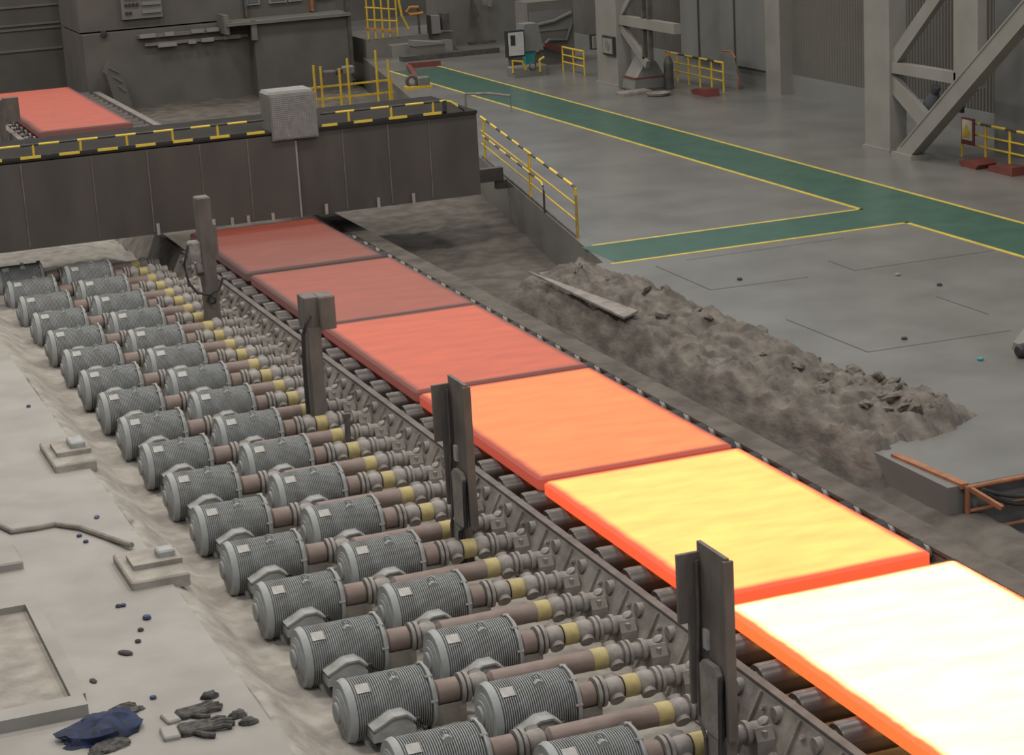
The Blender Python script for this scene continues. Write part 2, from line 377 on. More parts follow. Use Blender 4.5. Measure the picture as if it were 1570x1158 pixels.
# ------------------------------------------------------------------ motors
def make_motor(loc, lab, grp):
    R = .305; H = AX+.84
    t = thing('finned_motor', loc, lab, 'motor', grp)
    prof = [(-.40, .265)]
    x = -.385; p = .0225
    while x < .36:
        prof += [(x, .272), (x+.002, R), (x+.010, R), (x+.012, .272)]; x += p
    prof += [(.375, .268)]
    b = MB().lathe(prof, (0, 0, H), (1, 0, 0), 44).build('finned_body', 'motor', t)
    MB().lathe([(-.52, .07), (-.515, .10), (-.49, .105), (-.488, .15), (-.478, .155), (-.474, .19), (-.468, .19), (-.464, .215), (-.455, .22), (-.45, .295), (-.40, .315), (-.385, .315), (-.385, .2)], (0, 0, H), (1, 0, 0), 36).build('end_shield', 'motor', t, True)
    fl = MB().lathe([(.36, .2), (.36, .33), (.385, .33), (.39, .30), (.415, .29), (.435, .22), (.46, .12), (.47, .08)], (0, 0, H), (1, 0, 0), 36).build('end_flange', 'motor', t, True)
    for a in (35, 80, 125, 170):
        a = radians(a); c = (0.352, .317*cos(a), H+.317*sin(a))
        MB().cyl((.335, c[1], c[2]), (.405, c[1], c[2]), .016, 6).build('bolt', 'joint', fl)
    # terminal box on the near side
    tb = MB().prism([(-.27, -.08), (-.27, -.045), (-.07, .05), (.03, .05), (.11, -.015), (.11, -.08)], 1, -.455, -.22)
    bx = tb.build('terminal_box', 'motor_dust', t); 
    for v in bx.data.vertices: v.co.z += H+.0
    lid = MB().prism([(-.29, -.055), (-.08, .042), (.035, .042), (.125, -.025), (.135, -.012), (.042, .062), (-.085, .062), (-.295, -.037)], 1, -.475, -.21).build('box_lid', 'motor_dust', bx)
    for v in lid.data.vertices: v.co.z += H
    ba = MB().box(-.29, .13, -.46, -.15, H-.17, H-.08).build('box_base', 'motor', bx)
    # nameplate, mid plate, lifting eye
    a = radians(62); 
    def on(ang, rr): return (-cos(ang)*rr, H+sin(ang)*rr)
    y1, z1 = on(radians(50), .312); y2, z2 = on(radians(70), .312)
    MB().quad([(-.34, y1, z1), (-.21, y1, z1), (-.21, y2, z2), (-.34, y2, z2)]).quad([(-.34, y1, z1-.03), (-.34, y2, z2-.03), (-.21, y2, z2-.03), (-.21, y1, z1-.03)]).build('name_plate', 'plate', t)
    y1, z1 = on(radians(48), .283); y2, z2 = on(radians(70), .283)
    ey = MB().prism([(0, 0), (.09, 0), (.09, .05), (.06, .075), (.03, .075), (0, .05)], 1, -.16, -.11).build('eye_pad', 'motor', t)
    for v in ey.data.vertices: v.co.z += H+.235; v.co.x += .0
    MB().torus((.045, -.075, H+.315), (.35, 1, 0), .034, .011, 16, 6).build('lifting_eye', 'motor', t, True)
    # feet and base
    for sx in (-.26, .26):
        MB().prism([(-.27, 0), (.27, 0), (.27, .05), (.2, .2), (-.2, .2), (-.27, .05)], 0, sx-.05, sx+.05).build('foot', 'motor', t)
    MB().box(-.45, .45, -.34, .34, -.03, .03).build('base_plate', 'dust', t)
    # cable gland
    MB().tube([(.13, -.34, H-.06), (.19, -.36, H-.06), (.235, -.40, H-.14), (.24, -.42, H-.4)], .022, 8).build('cable', 'black', bx, True)
    return t
XL, XR = -3.37, -2.20
GZ = -.84
def make_shaft(loc, lab, grp, x0, x1, hub):
    """shaft line along +X, local origin on the ground below its left end"""
    H = AX+.84; t = thing('drive_shaft', loc, lab, 'drive shaft', grp); L = x1-x0
    MB().lathe([(0, .085), (.03, .12), (hub, .12), (hub, .09)], (0, 0, H), (1, 0, 0), 24).build('coupling_hub', 'shaft', t, True)
    MB().lathe([(hub, .07), (hub+.02, .07), (hub+.02, .15), (hub+.055, .15), (hub+.055, .10), (hub+.075, .10), (hub+.075, .15), (hub+.11, .15), (hub+.11, .08), (hub+.13, .06)], (0, 0, H), (1, 0, 0), 24).build('coupling_flange', 'joint', t, True)
    def joint(x):
        j = MB().lathe([(-.09, .05), (-.08, .095), (-.05, .115), (.05, .115), (.08, .095), (.09, .05)], (x, 0, H), (1, 0, 0), 20).build('universal_joint', 'joint', t, True)
        MB().lathe([(-.135, .05), (-.135, .075), (.135, .075), (.135, .05)], (x, 0, H), (0, .8, .6), 18).build('cross_pin', 'joint', j, True)
        return j
    xj = hub+.22; joint(xj)
    xe = L-.42
    MB().lathe([(xj+.1, .06), (xj+.14, .105), (xe-.12, .105)], (0, 0, H), (1, 0, 0), 24).build('tube', 'shaft', t, True)
    MB().lathe([(xe-.12, .107), (xe-.115, .110), (xe+.03, .110), (xe+.05, .09)], (0, 0, H), (1, 0, 0), 24).build('painted_band', 'band', t, True)
    joint(xe+.12)
    MB().lathe([(xe+.2, .06), (xe+.21, .13), (xe+.24, .13), (xe+.245, .10), (xe+.26, .10), (xe+.265, .13), (xe+.295, .13), (xe+.3, .085), (L, .085)], (0, 0, H), (1, 0, 0), 20).build('end_flange', 'joint', t, True)
    MB().box(-.02, hub+.06, -.1, .1, -.02, H-.1).build('support_foot', 'frame', t)
    return t
mL = mR = sL = sR = None
for i in range(18):
    y = Y0+.735+1.47*i
    if y < 25.2:
        lab = f'ring-finned grey motor, {ORD[i]} from the camera in the outer row beside the dust bank'
        if mL is None: mL = make_motor((XL, y, GZ), lab, 'motors in the outer row')
        else: copy_tree(mL, (XL, y, GZ), lab)
        lab = f'long rust-brown drive shaft running between inner motors, {ORD[i]} from the camera'
        if sL is None: sL = make_shaft((XL+.46, y, GZ), lab, 'long drive shafts', XL+.46, -.72, .24)
        else: copy_tree(sL, (XL+.46, y, GZ), lab)
    y = Y0+1.47*i
    if y < 24.8:
        lab = f'ring-finned grey motor, {ORD[i]} from the camera in the inner row next to the table'
        if mR is None: mR = make_motor((XR, y, GZ), lab, 'motors in the inner row')
        else: copy_tree(mR, (XR, y, GZ), lab)
        lab = f'short rust-brown shaft joining an inner motor to the table, {ORD[i]} from the camera'
        if sR is None: sR = make_shaft((XR+.46, y, GZ), lab, 'short drive shafts', XR+.46, -.72, .17)
        else: copy_tree(sR, (XR+.46, y, GZ), lab)

# ------------------------------------------------------------------ posts beside the slabs
def make_post(y, dc, lab, top):
    """y: near edge of the shield; the foot stands between two shafts"""
    X = -1.1; t = thing('guard_post', (X, y+.3, GZ), lab, 'post', 'steel guard posts along the slabs'); O = (X, y+.3, GZ)
    c0, c1 = y+dc, y+dc+.34
    MB().box(X-.02, X+.02, y, y+.54, -.22, top).build('shield_plate', 'post', t, off=O)
    MB().box(X-.05, X+.05, c0, c1, GZ, -.22).build('column', 'post', t, off=O)
    MB().box(X-.23, X-.02, y+.50, y+.54, .72, top-.09).box(X-.13, X-.02, y+.50, y+.54, -.05, .72).build('side_flange', 'post', t, off=O)
    MB().box(X-.045, X+.045, y-.03, y+.01, -.22, top-.02).build('edge_bar', 'post', t, off=O)
    MB().prism([(y+.08, -.24), (y+.42, -.24), (y+.42, .36), (y+.36, .42), (y+.14, .42), (y+.08, .36)], 0, X-.09, X-.035).build('cover_plate', 'frame', t, off=O)
    MB().box(X-.08, X-.04, c0+.04, c1-.02, GZ, -.24).build('lower_cover', 'frame', t, off=O)
    MB().tube([(X-.06, y+.47, top-.15), (X-.06, y+.47, .8), (X-.08, y+.46, .4), (X-.09, y+.46, -.15), (X-.1, c1-.03, -.3), (X-.1, c1-.03, GZ)], .018, 8).build('conduit', 'dark', t, True, off=O)
    MB().tube([(X-.06, y+.06, .34), (X-.08, y+.05, .1), (X-.08, y+.06, -.2), (X-.1, c0+.02, -.3), (X-.1, c0+.02, GZ)], .025, 8).build('conduit', 'black', t, True, off=O)
    MB().box(X-.05, X-.02, y+.34, y+.42, .50, .68).build('slot_cover', 'plate', t, off=O)
    MB().box(X-.2, X+.2, c0-.03, c1+.03, GZ-.04, GZ+.04).build('base_plate', 'frame', t, off=O)
    return t
make_post(-.62, .01, 'nearest steel guard post, standing against the two brightest slabs', 1.45)
make_post(5.74, .2, 'steel guard post standing before the orange-red slab, second from the camera', 1.48)
X = -1.1; O = (X, 12.05, GZ)
t = thing('guard_post', O, 'box-headed guard post in front of the red slab corner, third from the camera', 'post', 'steel guard posts along the slabs')
MB().box(X-.09, X+.09, 11.88, 12.18, GZ, .85).build('column', 'post', t, off=O)
MB().bbox(X-.10, X+.10, 11.95, 12.3, .82, 1.28, .01).build('head_box', 'post', t, off=O)
MB().bbox(X+.09, X+.32, 11.85, 12.2, .82, 1.29, .02).build('sensor_head', 'post', t, off=O)
MB().tube([(X-.05, 11.85, 1.05), (X-.12, 11.84, .95), (X-.17, 11.86, .8), (X-.18, 11.9, .4), (X-.17, 11.95, -.2), (X-.14, 12.0, GZ)], .03, 8).build('cable_hose', 'black', t, True, off=O)
MB().box(X-.2, X+.2, 11.86, 12.2, GZ-.04, GZ+.04).build('base_plate', 'frame', t, off=O)
O = (X, 18.65, GZ)
t = thing('guard_post', O, 'tall plain guard post before the dark bridge, with a hose device on it', 'post', 'steel guard posts along the slabs')
MB().bbox(X-.02, X+.22, 18.5, 18.78, GZ, 1.70, .02).build('column', 'post', t, off=O)
MB().box(X+.2, X+.28, 18.52, 18.72, .62, 1.22).build('column_bracket', 'post', t, off=O)
MB().bbox(X-.22, X-.02, 18.5, 18.68, .62, .98, .03).build('device_box', 'joint', t, off=O)
MB().lathe([(0, .05), (.02, .07), (.2, .07), (.22, .05)], (X-.1, 18.46, .62), (0, -.6, -.8), 14).build('nozzle', 'dark', t, True, off=O)
MB().tube([(X-.22, 18.55, .92), (X-.33, 18.5, .62), (X-.30, 18.42, .32), (X-.18, 18.38, .14), (X+.02, 18.38, .08), (X+.2, 18.40, .14), (X+.28, 18.42, .32), (X+.34, 18.45, .30)], .024, 8).build('hose', 'black', t, True, off=O)
MB().tube([(X-.15, 18.45, .65), (X-.12, 18.4, .35), (X-.1, 18.4, .12)], .018, 8).build('hose', 'white', t, True, off=O)
MB().torus((X+.06, 18.4, -.02), (.5, .8, .2), .065, .02, 18, 8).build('hose_ring', 'black', t, True, off=O)
MB().box(X-.1, X+.3, 18.48, 18.8, GZ-.04, GZ+.04).build('base_plate', 'frame', t, off=O)
t = thing('stand_pipe', (-1.12, 10.55, GZ), 'thin dark upright pipe by the box-headed post', 'pipe')
MB().tube([(0, 0, 0), (.0, 0, .5), (.005, 0, .77)], .04, 12).build('pipe', 'dark', t, True)
MB().box(-.05, .05, -.035, .035, .74, .80).build('head', 'dark', t)
MB().box(-.1, .1, -.1, .1, -.01, .03).build('foot', 'frame', t)

# ------------------------------------------------------------------ bridge over the table
BY = 23.6
br = thing('table_bridge', (1, BY, -.9), 'dark plate-sided bridge spanning the roller table, striped rail on top', 'bridge'); O = (1, BY, -.9)
MB().box(-8, 2.03, BY, BY+.06, .22, 1.86).build('left_shield', 'bridge', br, off=O)
MB().box(2.09, 5.80, BY+.05, BY+.11, .20, 1.86).build('right_shield', 'bridge', br, off=O)
MB().box(2.03, 2.065, BY-.01, BY+.04, .2, 1.7).build('bright_gap_strip', 'mesh', br, off=O)  # pale strip painted as light showing through the gap between the shields
for x in (-6.2, -4.7, -3.2, -1.9, -.85, .16, 1.09):
    MB().box(x-.012, x+.012, BY-.012, BY, .26, 1.82).build('seam_bar', 'post', br, off=O)
for x in (3.0, 3.93, 4.78):
    MB().box(x-.012, x+.012, BY+.038, BY+.05, .24, 1.82).build('seam_bar', 'post', br, off=O)
for x, h in ((-.78, .22), (-.02, .2), (.30, .17), (.66, .16), (.98, .16), (1.47, .15), (2.55, .2), (3.62, .2), (4.35, .2)):
    MB().box(x-.03, x+.03, BY-.03, BY-.005, .20, .2+h).build('bright_notch', 'dust', br, off=O)  # pale bars standing in for bright background seen through notches in the shield
MB().box(-8, 5.8, BY+.0, BY+2.75, 1.84, 1.90).build('deck', 'deck', br, off=O)
MB().box(-8, 5.8, BY+2.69, BY+2.75, .3, 1.84).build('rear_shield', 'bridge', br, off=O)
MB().box(5.74, 5.80, BY+.11, BY+2.69, .3, 1.84).build('end_shield', 'bridge', br, off=O)
for x, y in ((-7.6, BY+.5), (-7.6, BY+2.2)):
    MB().box(x-.12, x+.12, y-.12, y+.12, -.92, 1.84).build('leg', 'bridge', br, off=O)
MB().box(5.6, 7.1, 25.75, 25.95, .04, .32).box(6.95, 7.2, 25.78, 25.92, -.14, .04).build('support_beam', 'bridge', br, off=O)
for x0, x1 in ((-7.9, 1.46), (2.6, 5.15)):
    pts = [(x0, BY+.05, 2.15), (x1, BY+.05, 2.15)]
    if x1 > 5: pts += [(5.27, BY+.05, 2.12), (5.55, BY+.05, 1.92)]
    MB().tube(pts, .022, 10).build('guard_rail', 'railY', br, True, off=O)
    MB().box(x0, x1, BY+.02, BY+.035, 1.90, 1.95).build('toe_board', 'toeY', br, off=O)
for k in range(16):
    x = -7.28+.87*k
    if 1.4 < x < 2.6 or x > 5.2: continue
    MB().cyl((x, BY+.05, 1.89), (x, BY+.05, 2.15), .024, 10).build('rail_post', 'yellow', br, True, off=O)
MB().box(5.11, 5.18, BY+.02, BY+.08, 1.9, 2.16).build('rail_post', 'black', br, off=O)
cb = thing('control_cabinet', (2.02, BY+.4, 1.90), 'grey mesh-fronted cabinet standing on the bridge deck between the striped rails', 'cabinet'); O = (2.02, BY+.4, 1.9)
MB().bbox(1.58, 2.50, BY+.02, BY+.7, 1.905, 2.66, .05).build('body', 'cab', cb, off=O)
MB().box(1.58, 2.50, BY-.06, BY-.015, 1.74, 2.6).build('door_frame', 'cab', cb, off=O)
mb = MB()
for i in range(26):
    x = 1.62+.84*i/25; mb.box(x-.008, x+.008, BY-.08, BY-.06, 1.78, 2.57)
for i in range(22):
    z = 1.78+.79*i/21; mb.box(1.62, 2.46, BY-.077, BY-.063, z-.008, z+.008)
mb.build('mesh_front', 'mesh', cb, off=O)

# ------------------------------------------------------------------ handrail along the floor edge
E = Vector((EDGE(27)-EDGE(17), 10, 0)).normalized(); P0 = Vector((6.03, 19.3, 0))
hr = thing('handrail', P0, 'yellow and black handrail on the edge of the floor right of the bridge', 'railing')
hr.rotation_euler = (0, 0, math.atan2(-E.x, E.y))
def hz_(pts): return [(x, y, z) for x, y, z in pts]
MB().tube([(0, 0, .0), (0, 0, .80), (0, .03, .89), (0, .11, .94), (0, 4.4, .94), (0, 10, .94)], .027, 10).build('top_rail', 'railD', hr, True)
for z in (.32, .62): MB().tube([(0, 0, z), (0, 10, z)], .018, 10).build('mid_rail', 'yellow', hr, True)
for d in (0, 4.35, 9.6): MB().cyl((0, d, 0), (0, d, .93), .027, 10).build('rail_post', 'yellow', hr, True)
MB().tube([(-.05, 2.75, 0), (-.05, 2.75, .42), (-.05, 2.8, .52), (-.05, 2.95, .57), (-.05, 5.5, .57), (-.05, 9.5, .57)], .022, 10).build('lower_hoop', 'railD', hr, True)
MB().box(-.02, .02, 0, 10, 0, .05).build('toe_board', 'post', hr)

# ------------------------------------------------------------------ scale pile and things on the right
def pile(x, y):
    xl = 3.72+.07*nz(0, y, .9, 3); xr = 5.42+.09*nz(0, y, 1.2, 5)+.45*(1-sst(5.2, 8.5, y))
    yn = 4.95+.45*(x-3.95)+.15*nz(x, 0, 2, 3)
    k = sst(xl-.22, xl+.25, x)*(1-sst(xr-.45, xr+.15, x))*sst(yn-.1, yn+.5, y)*(1-sst(16.5, 17.15, y))
    return (hp(x, y)-.07 if x < 4.4 else -.1)*(1-k)+k*(.10+.14*sst(4.2, 5.0, x)+.15*nz(x, y*.6, 1.9, 1)+.09*nz(x, y, 5, 7))
mb = MB(); mb.grid(lin(3.45, 6.3, 90), lin(4.7, 17.4, 220), pile)
o = mb.build('scale_pile', 'pile', None, True); tag(o, 'long grey bank of mill scale heaped along the floor edge right of the slabs', 'scale heap', kind='stuff')
for i in range(46):
    x = random.uniform(4.4, 5.6); y = random.uniform(5.4+.45*(x-3.95), 8.0) if i < 30 else random.uniform(8, 16.5)
    mb = MB(); r = random.uniform(.05, .13)
    pts = []
    for a in range(5):
        for b in range(8):
            th = pi*(a+.5)/5; ph = 2*pi*b/8; rr = r*random.uniform(.7, 1.2)
            pts.append((rr*sin(th)*cos(ph)*1.3, rr*sin(th)*sin(ph), rr*cos(th)*.6))
    mb.v = pts
    for a in range(4):
        for b in range(8): mb.f.append((a*8+b, a*8+(b+1) % 8, (a+1)*8+(b+1) % 8, (a+1)*8+b))
    mb.f += [tuple(range(7, -1, -1)), tuple(32+b for b in range(8))]
    ob = mb.build('scale_lump', 'pile'); ob.location = (x, y, max(pile(x, y), 0)+.02); ob.rotation_euler = (random.random(), random.random(), random.random()*6)
    tag(ob, 'rough grey lump of scale lying on the long scale bank', 'scale lump', 'loose lumps on the scale bank')
mb = MB(); mb.prism([(3.82, 16.3), (4.16, 12.62), (3.80, 12.35)], 2, .20, .235)
tag(mb.build('sheet_plate', 'frame'), 'bent-cornered steel sheet lying flat at the foot of the scale bank', 'steel plate')
tag(MB().box(5.30, 5.36, 9.2, 15.2, 0, .09).build('kerb_angle', 'post'), 'thin dark steel angle running along the outer side of the scale bank', 'steel angle')
# low fence with hoses
lf = thing('low_fence', (4.08, 3.64, -.9), 'rust-coloured pipe guard below the floor corner at the right edge', 'railing'); O = (4.08, 3.64, -.9)
MB().tube([(4.08, 3.64, -.02), (8.4, 3.64, .0)], .032, 10).build('top_rail', 'rust', lf, True, off=O)
for z in (-.30, -.55): MB().tube([(4.08, 3.64, z), (8.4, 3.64, z)], .022, 10).build('rail', 'rust', lf, True, off=O)
for x in (4.08, 5.9, 7.7): MB().cyl((x, 3.64, -.98), (x, 3.64, 0), .032, 10).build('fence_post', 'rust', lf, True, off=O)
MB().beam((4.10, 3.66, -.02), (4.28, 3.25, -.18), .05, .05).build('brace', 'rust', lf, off=O)
MB().beam((3.99, 5.05, .0), (4.06, 3.66, .0), .10, .06).build('edge_bar', 'rust', lf, off=O)
for nm, dz in (('upper', 0), ('lower', -.09)):
    pts = [(4.22+.11*k, 3.56, -.04-(.17-dz*.9)*sin(pi*min(k, 8)/11)+dz*.2) for k in range(7)]+[(4.98, 3.56, -.08+dz), (5.15, 3.58, .05+dz), (5.35, 3.66, .22+dz*.8), (5.6, 3.85, .20+dz), (6.0, 4.2, .04)]
    o = MB().tube(pts, .025, 8).build('rubber_hose', 'black', None, True)
    tag(o, f'{nm} of the two black hoses sagging over the rust-coloured guard', 'hose', 'hoses on the low fence')
t = thing('tool_bundle', (7.93, 8.1, 0), 'dark cloth-wrapped bundle lying on the concrete at the right edge', 'bundle')
MB().prism([(0, 0), (.75, -.05), (1.1, .02), (1.05, .30), (.55, .36), (.22, .30), (.02, .10)], 1, -.25, .3).build('wrap', 'cab', t)
MB().lathe([(0, .07), (.03, .1), (.25, .1), (.28, .06)], (-.22, -.15, .1), (1, .1, 0), 12).build('rolled_end', 'black', t, True)
for i, (x, y, m_) in enumerate(((6.85, 14.5, 'seam'), (9.1, 13.3, 'joint'), (9.25, 12.3, 'seam'), (7.0, 9.7, 'seam'), (7.25, 8.15, 'teal'))):
    o = MB().lathe([(0, .03), (.008, .045), (.03, .045), (.038, .03)], (0, 0, 0), (0, 0, 1), 8).build('floor_stud', m_); o.location = (x, y, 0)
    tag(o, ('tiny teal cap lying on the bare concrete above the scale bank', 'small metal stud in the concrete right of the corner joints', 'dark stud in the middle of the large concrete bay', 'dark stud beside the near concrete joint corner', 'dark stud by the far concrete joint')[[4, 1, 2, 3, 0].index(i)], 'stud', 'studs on the concrete floor')

# ------------------------------------------------------------------ left floor things
LZ = -.30
t = thing('hatch_cover', (-7.4, 4.4, LZ), 'large rectangular floor hatch with a raised rim at the left edge', 'hatch'); O = (-7.4, 4.4, LZ)
MB().box(-9, -6.05, 2.85, 3.12, LZ, LZ+.12).box(-6.16, -6.02, 3.12, 5.82, LZ, LZ+.12).box(-9, -6.02, 5.82, 5.96, LZ, LZ+.12).build('rim', 'lfloor', t, off=O)
MB().box(-9, -6.16, 3.12, 5.82, LZ, LZ+.045).build('panel', 'dust', t, off=O)
def block(x0, x1, y0, y1, lab):
    t = thing('cover_block', ((x0+x1)/2, (y0+y1)/2, LZ), lab, 'block', 'blocks on the edge of the dust bank'); O = ((x0+x1)/2, (y0+y1)/2, LZ)
    MB().bbox(x0, x1, y0, y1, LZ-.05, LZ+.10, .02).build('slab', 'dust', t, off=O)
    MB().box(x0+.1, x1, y0+.35, y1-.3, LZ+.1, LZ+.16).build('raised_plate', 'dust', t, off=O)
    MB().bbox(x1-.25, x1-.05, y0+.45, y1-.4, LZ+.16, LZ+.24, .02).build('lug', 'motor_dust', t, off=O)
block(-5.0, -4.35, 5.95, 7.0, 'nearer dusty plate block at the edge of the dust bank')
block(-5.0, -4.45, 10.8, 12.0, 'farther dusty plate block at the edge of the dust bank')
tag(MB().bbox(-6.6, -5.95, 7.3, 7.95, LZ, LZ+.1, .02).build('floor_box', 'lfloor'), 'low concrete box cut off by the left edge of the picture', 'box')
o = MB().tube([(-6.6, 9.4, LZ+.03), (-6.0, 9.0, LZ+.03), (-5.88, 8.62, LZ+.03), (-5.6, 8.60, LZ+.03), (-5.37, 8.62, LZ+.03), (-5.12, 8.32, LZ+.03), (-4.9, 7.8, LZ+.03), (-4.72, 7.3, LZ+.06)], .035, 8).build('hose', 'frame', None, True)
tag(o, 'dusty hose snaking across the left floor to the dust bank', 'hose')
bits = [(38, 623), (140, 797), (113, 825), (123, 833), (185, 930), (193, 928), (227, 947), (213, 963), (208, 983), (185, 1000), (222, 1066), (139, 1041)]
bw = [(-4.78, 14.3), (-4.86, 8.7), (-5.18, 8.1), (-5.15, 7.85), (-5.23, 5.55), (-5.18, 5.55), (-5.03, 5.05), (-5.16, 4.75), (-5.25, 4.45), (-5.43, 4.2), (-5.42, 2.95), (-5.86, 3.65)]
for i, (x, y) in enumerate(bw):
    mb = MB(); r = .035 if i not in (6, 9) else .05
    mb.lathe([(0, r*.6), (r*.3, r), (r*.8, r*.8), (r, r*.3)], (0, 0, 0), (0, 0, 1), 7)
    if i in (1, 9, 11): mb.v = [(a*1.9, b, c*.7) for a, b, c in mb.v]
    o = mb.build('scrap_piece', 'bluebit' if i in (0, 1, 2, 3, 5, 6, 10) else 'seam'); o.location = (x, y, LZ); o.rotation_euler = (0, 0, i*1.3)
    tag(o, 'small dark scrap lying loose on the dusty left floor', 'scrap', 'loose scraps on the left floor')
def crumple(sx, sy, sz, seed, n=26):
    mb = MB(); o = 0
    for a in range(n//2+1):
        for b in range(n):
            th = pi*a/(n//2); ph = 2*pi*b/n
            d = Vector((sin(th)*cos(ph), sin(th)*sin(ph), cos(th)))
            q = 1+.35*noise.fractal(d*1.8+Vector((seed, 0, 0)), 1, 2, 4)+.12*abs(noise.noise(d*7+Vector((0, seed, 0))))
            mb.v.append((d.x*sx*q, d.y*sy*q, max(-.02, d.z)*sz*q))
    for a in range(n//2):
        for b in range(n): mb.f.append((a*n+b, a*n+(b+1) % n, (a+1)*n+(b+1) % n, (a+1)*n+b))
    return mb
t = thing('work_cloth', (-6.02, 2.38, LZ), 'crumpled dark blue work cloth in front of the raised floor hatch', 'cloth')
t.rotation_euler = (0, 0, .35)
c = crumple(.42, .26, .15, 3).build('cloth_bundle', 'blue', t, True)
o = crumple(.20, .12, .05, 5).build('cloth_fold', 'cloth', t, True)
for v in o.data.vertices: v.co.x -= .1; v.co.y -= .3
o = crumple(.16, .1, .07, 8).build('oily_rag', 'cloth'); o.location = (-5.72, 2.78, LZ); tag(o, 'small dark rag by the corner of the floor hatch', 'rag', 'rags and gloves on the left floor')
def glove(x, y, rz, lab, m_='cloth', s=1.):
    t = thing('work_glove', (x, y, LZ), lab, 'glove', 'rags and gloves on the left floor', rz)
    MB().bbox(-.18*s, .14*s, -.11*s, .11*s, 0, .06*s, .02).build('palm', m_, t)
    MB().bbox(-.34*s, -.18*s, -.13*s, .13*s, 0, .045*s, .015).build('cuff', 'lfloor', t)
    for k, (yy, L) in enumerate(((-.085, .17), (-.03, .21), (.03, .20), (.085, .15))):
        MB().tube([(.12*s, yy*s, .03*s), (.12*s+L*.5*s, yy*1.15*s, .045*s), (.12*s+L*s, yy*1.25*s, .025*s)], .026*s, 8).build('finger', m_, t, True)
    MB().tube([(-.05*s, -.1*s, .03*s), (.03*s, -.2*s, .035*s), (.11*s, -.24*s, .025*s)], .028*s, 8).build('thumb', m_, t, True)
glove(-5.16, 2.42, .15, 'upper dark work glove lying below the dust bank', s=.85)
glove(-5.2, 2.03, -.05, 'lower dark work glove, nearest the bottom edge of the picture', s=1.0)
for i, (x, y, lab) in enumerate(((-4.93, 2.72, 'black rag just above the two gloves'), (-4.80, 2.15, 'small rag right of the gloves, upper one'), (-4.75, 1.95, 'small rag right of the gloves, lower one'))):
    o = crumple(.09, .06, .05, 11+i, 16).build('oily_rag', 'black' if i == 0 else 'cloth', None, True); o.location = (x, y, LZ+.01); tag(o, lab, 'rag', 'rags and gloves on the left floor')

# ------------------------------------------------------------------ right wall and crane columns
def corr(x, y0, y1, z0, z1, p=.13, d=.045):
    mb = MB(); n = int((y1-y0)/p); ys = []
    for i in range(n):
        b = y0+i*p; ys += [(b, 0), (b+p*.3, 0), (b+p*.5, d), (b+p*.8, d)]
    ys.append((y1, 0)); o = len(mb.v)
    for y, dd in ys: mb.v += [(x+dd, y, z0), (x+dd, y, z1)]
    for i in range(len(ys)-1): mb.f.append((o+2*i, o+2*i+2, o+2*i+3, o+2*i+1))
    for y, dd in ys: mb.v += [(x+.12, y, z0), (x+.12, y, z1)]
    o2 = 2*len(ys)
    for i in range(len(ys)-1): mb.f.append((o2+2*i, o2+2*i+1, o2+2*i+3, o2+2*i+2))
    return mb
struct('wall_right', corr(18.2, 22.3, 33.3, .5, 7), 'corr')
struct('wall_right', corr(18.2, 39.6, 50, .5, 7), 'corr')
struct('wall_right', MB().box(18.15, 18.3, 14, 50, 0, .5), 'wall')
struct('wall_right', MB().box(18.05, 18.3, 34.1, 39.6, .5, 7), 'wall')
struct('wall_right', MB().box(17.0, 17.2, 12, 22.3, 0, 7), 'wall')
struct('trim_15', MB().box(17.85, 18.3, 33.3, 34.1, 0, 7), 'column')
for i, y in enumerate((38.4, 36.2)): struct('trim_%d' % (16+i), MB().box(18.02, 18.05, y-.03, y+.03, .5, 7), 'seam')
for i, y in enumerate((20.2, 18.9, 17.5)): struct('trim_%d' % (18+i), MB().box(16.97, 17.0, y-.02, y+.02, 0, 7), 'corr')
def column(y0, y1, x, lab, H=7.5):
    t = thing('crane_column', (x+.2, (y0+y1)/2, 0), lab, 'column'); O = (x+.2, (y0+y1)/2, 0)
    MB().box(x, x+.42, y0, y1, 0, H).build('shaft', 'column', t, off=O)
    MB().box(x-.05, x+.47, y0-.04, y1+.04, 0, .06).build('base', 'column', t, off=O)
    return t
cB = column(23.68, 24.72, 15.28, 'broad pale steel column with lattice bracing at the upper right'); O = (15.48, 24.2, 0)
X = 15.42
MB().box(X-.1, X+.1, 21.2, 23.7, 1.72, 1.95).build('cross_beam', 'column', cB, off=O)
MB().box(X-.1, X+.1, 20.4, 21.27, 1.7, 7.5).build('second_leg', 'column', cB, off=O)
MB().beam((X, 23.7, 1.98), (X, 20.9, 4.35), .14, .30).build('upper_brace', 'column', cB, off=O)
MB().beam((X+.1, 23.7, 2.15), (X+.1, 20.9, 4.52), .05, .05).build('upper_brace_flange', 'column', cB, off=O)
MB().beam((X, 23.75, 1.50), (X, 22.1, .62), .14, .36).build('lower_brace', 'column', cB, off=O)
MB().beam((X-.15, 23.05, .0), (X-.15, 16.5, 4.95), .28, .40).build('long_brace', 'column', cB, off=O)
MB().beam((X-.29, 23.0, .25), (X-.29, 16.5, 5.15), .03, .04).build('long_brace_flange', 'column', cB, off=O)
MB().box(X-.35, X+.15, 22.5, 23.3, 0, .1).build('brace_foot', 'column', cB, off=O)
cA = column(37.9, 39.3, 15.28, 'far pale steel column carrying a square sign, left of the corrugated wall'); O = (15.48, 38.6, 0)
X = 15.45
MB().box(X-.1, X+.1, 34.4, 37.9, 1.72, 1.98).build('cross_beam', 'column', cA, off=O)
for y in (36.45, 36.1): MB().box(X-.06, X+.06, y-.06, y+.06, .9, 7.5).build('thin_leg', 'dark', cA, off=O)
MB().beam((X, 37.9, 1.98), (X, 36.3, 3.2), .12, .16).build('upper_brace', 'column', cA, off=O)
MB().beam((X, 37.9, 1.65), (X, 36.3, .75), .12, .22).build('lower_brace', 'column', cA, off=O)
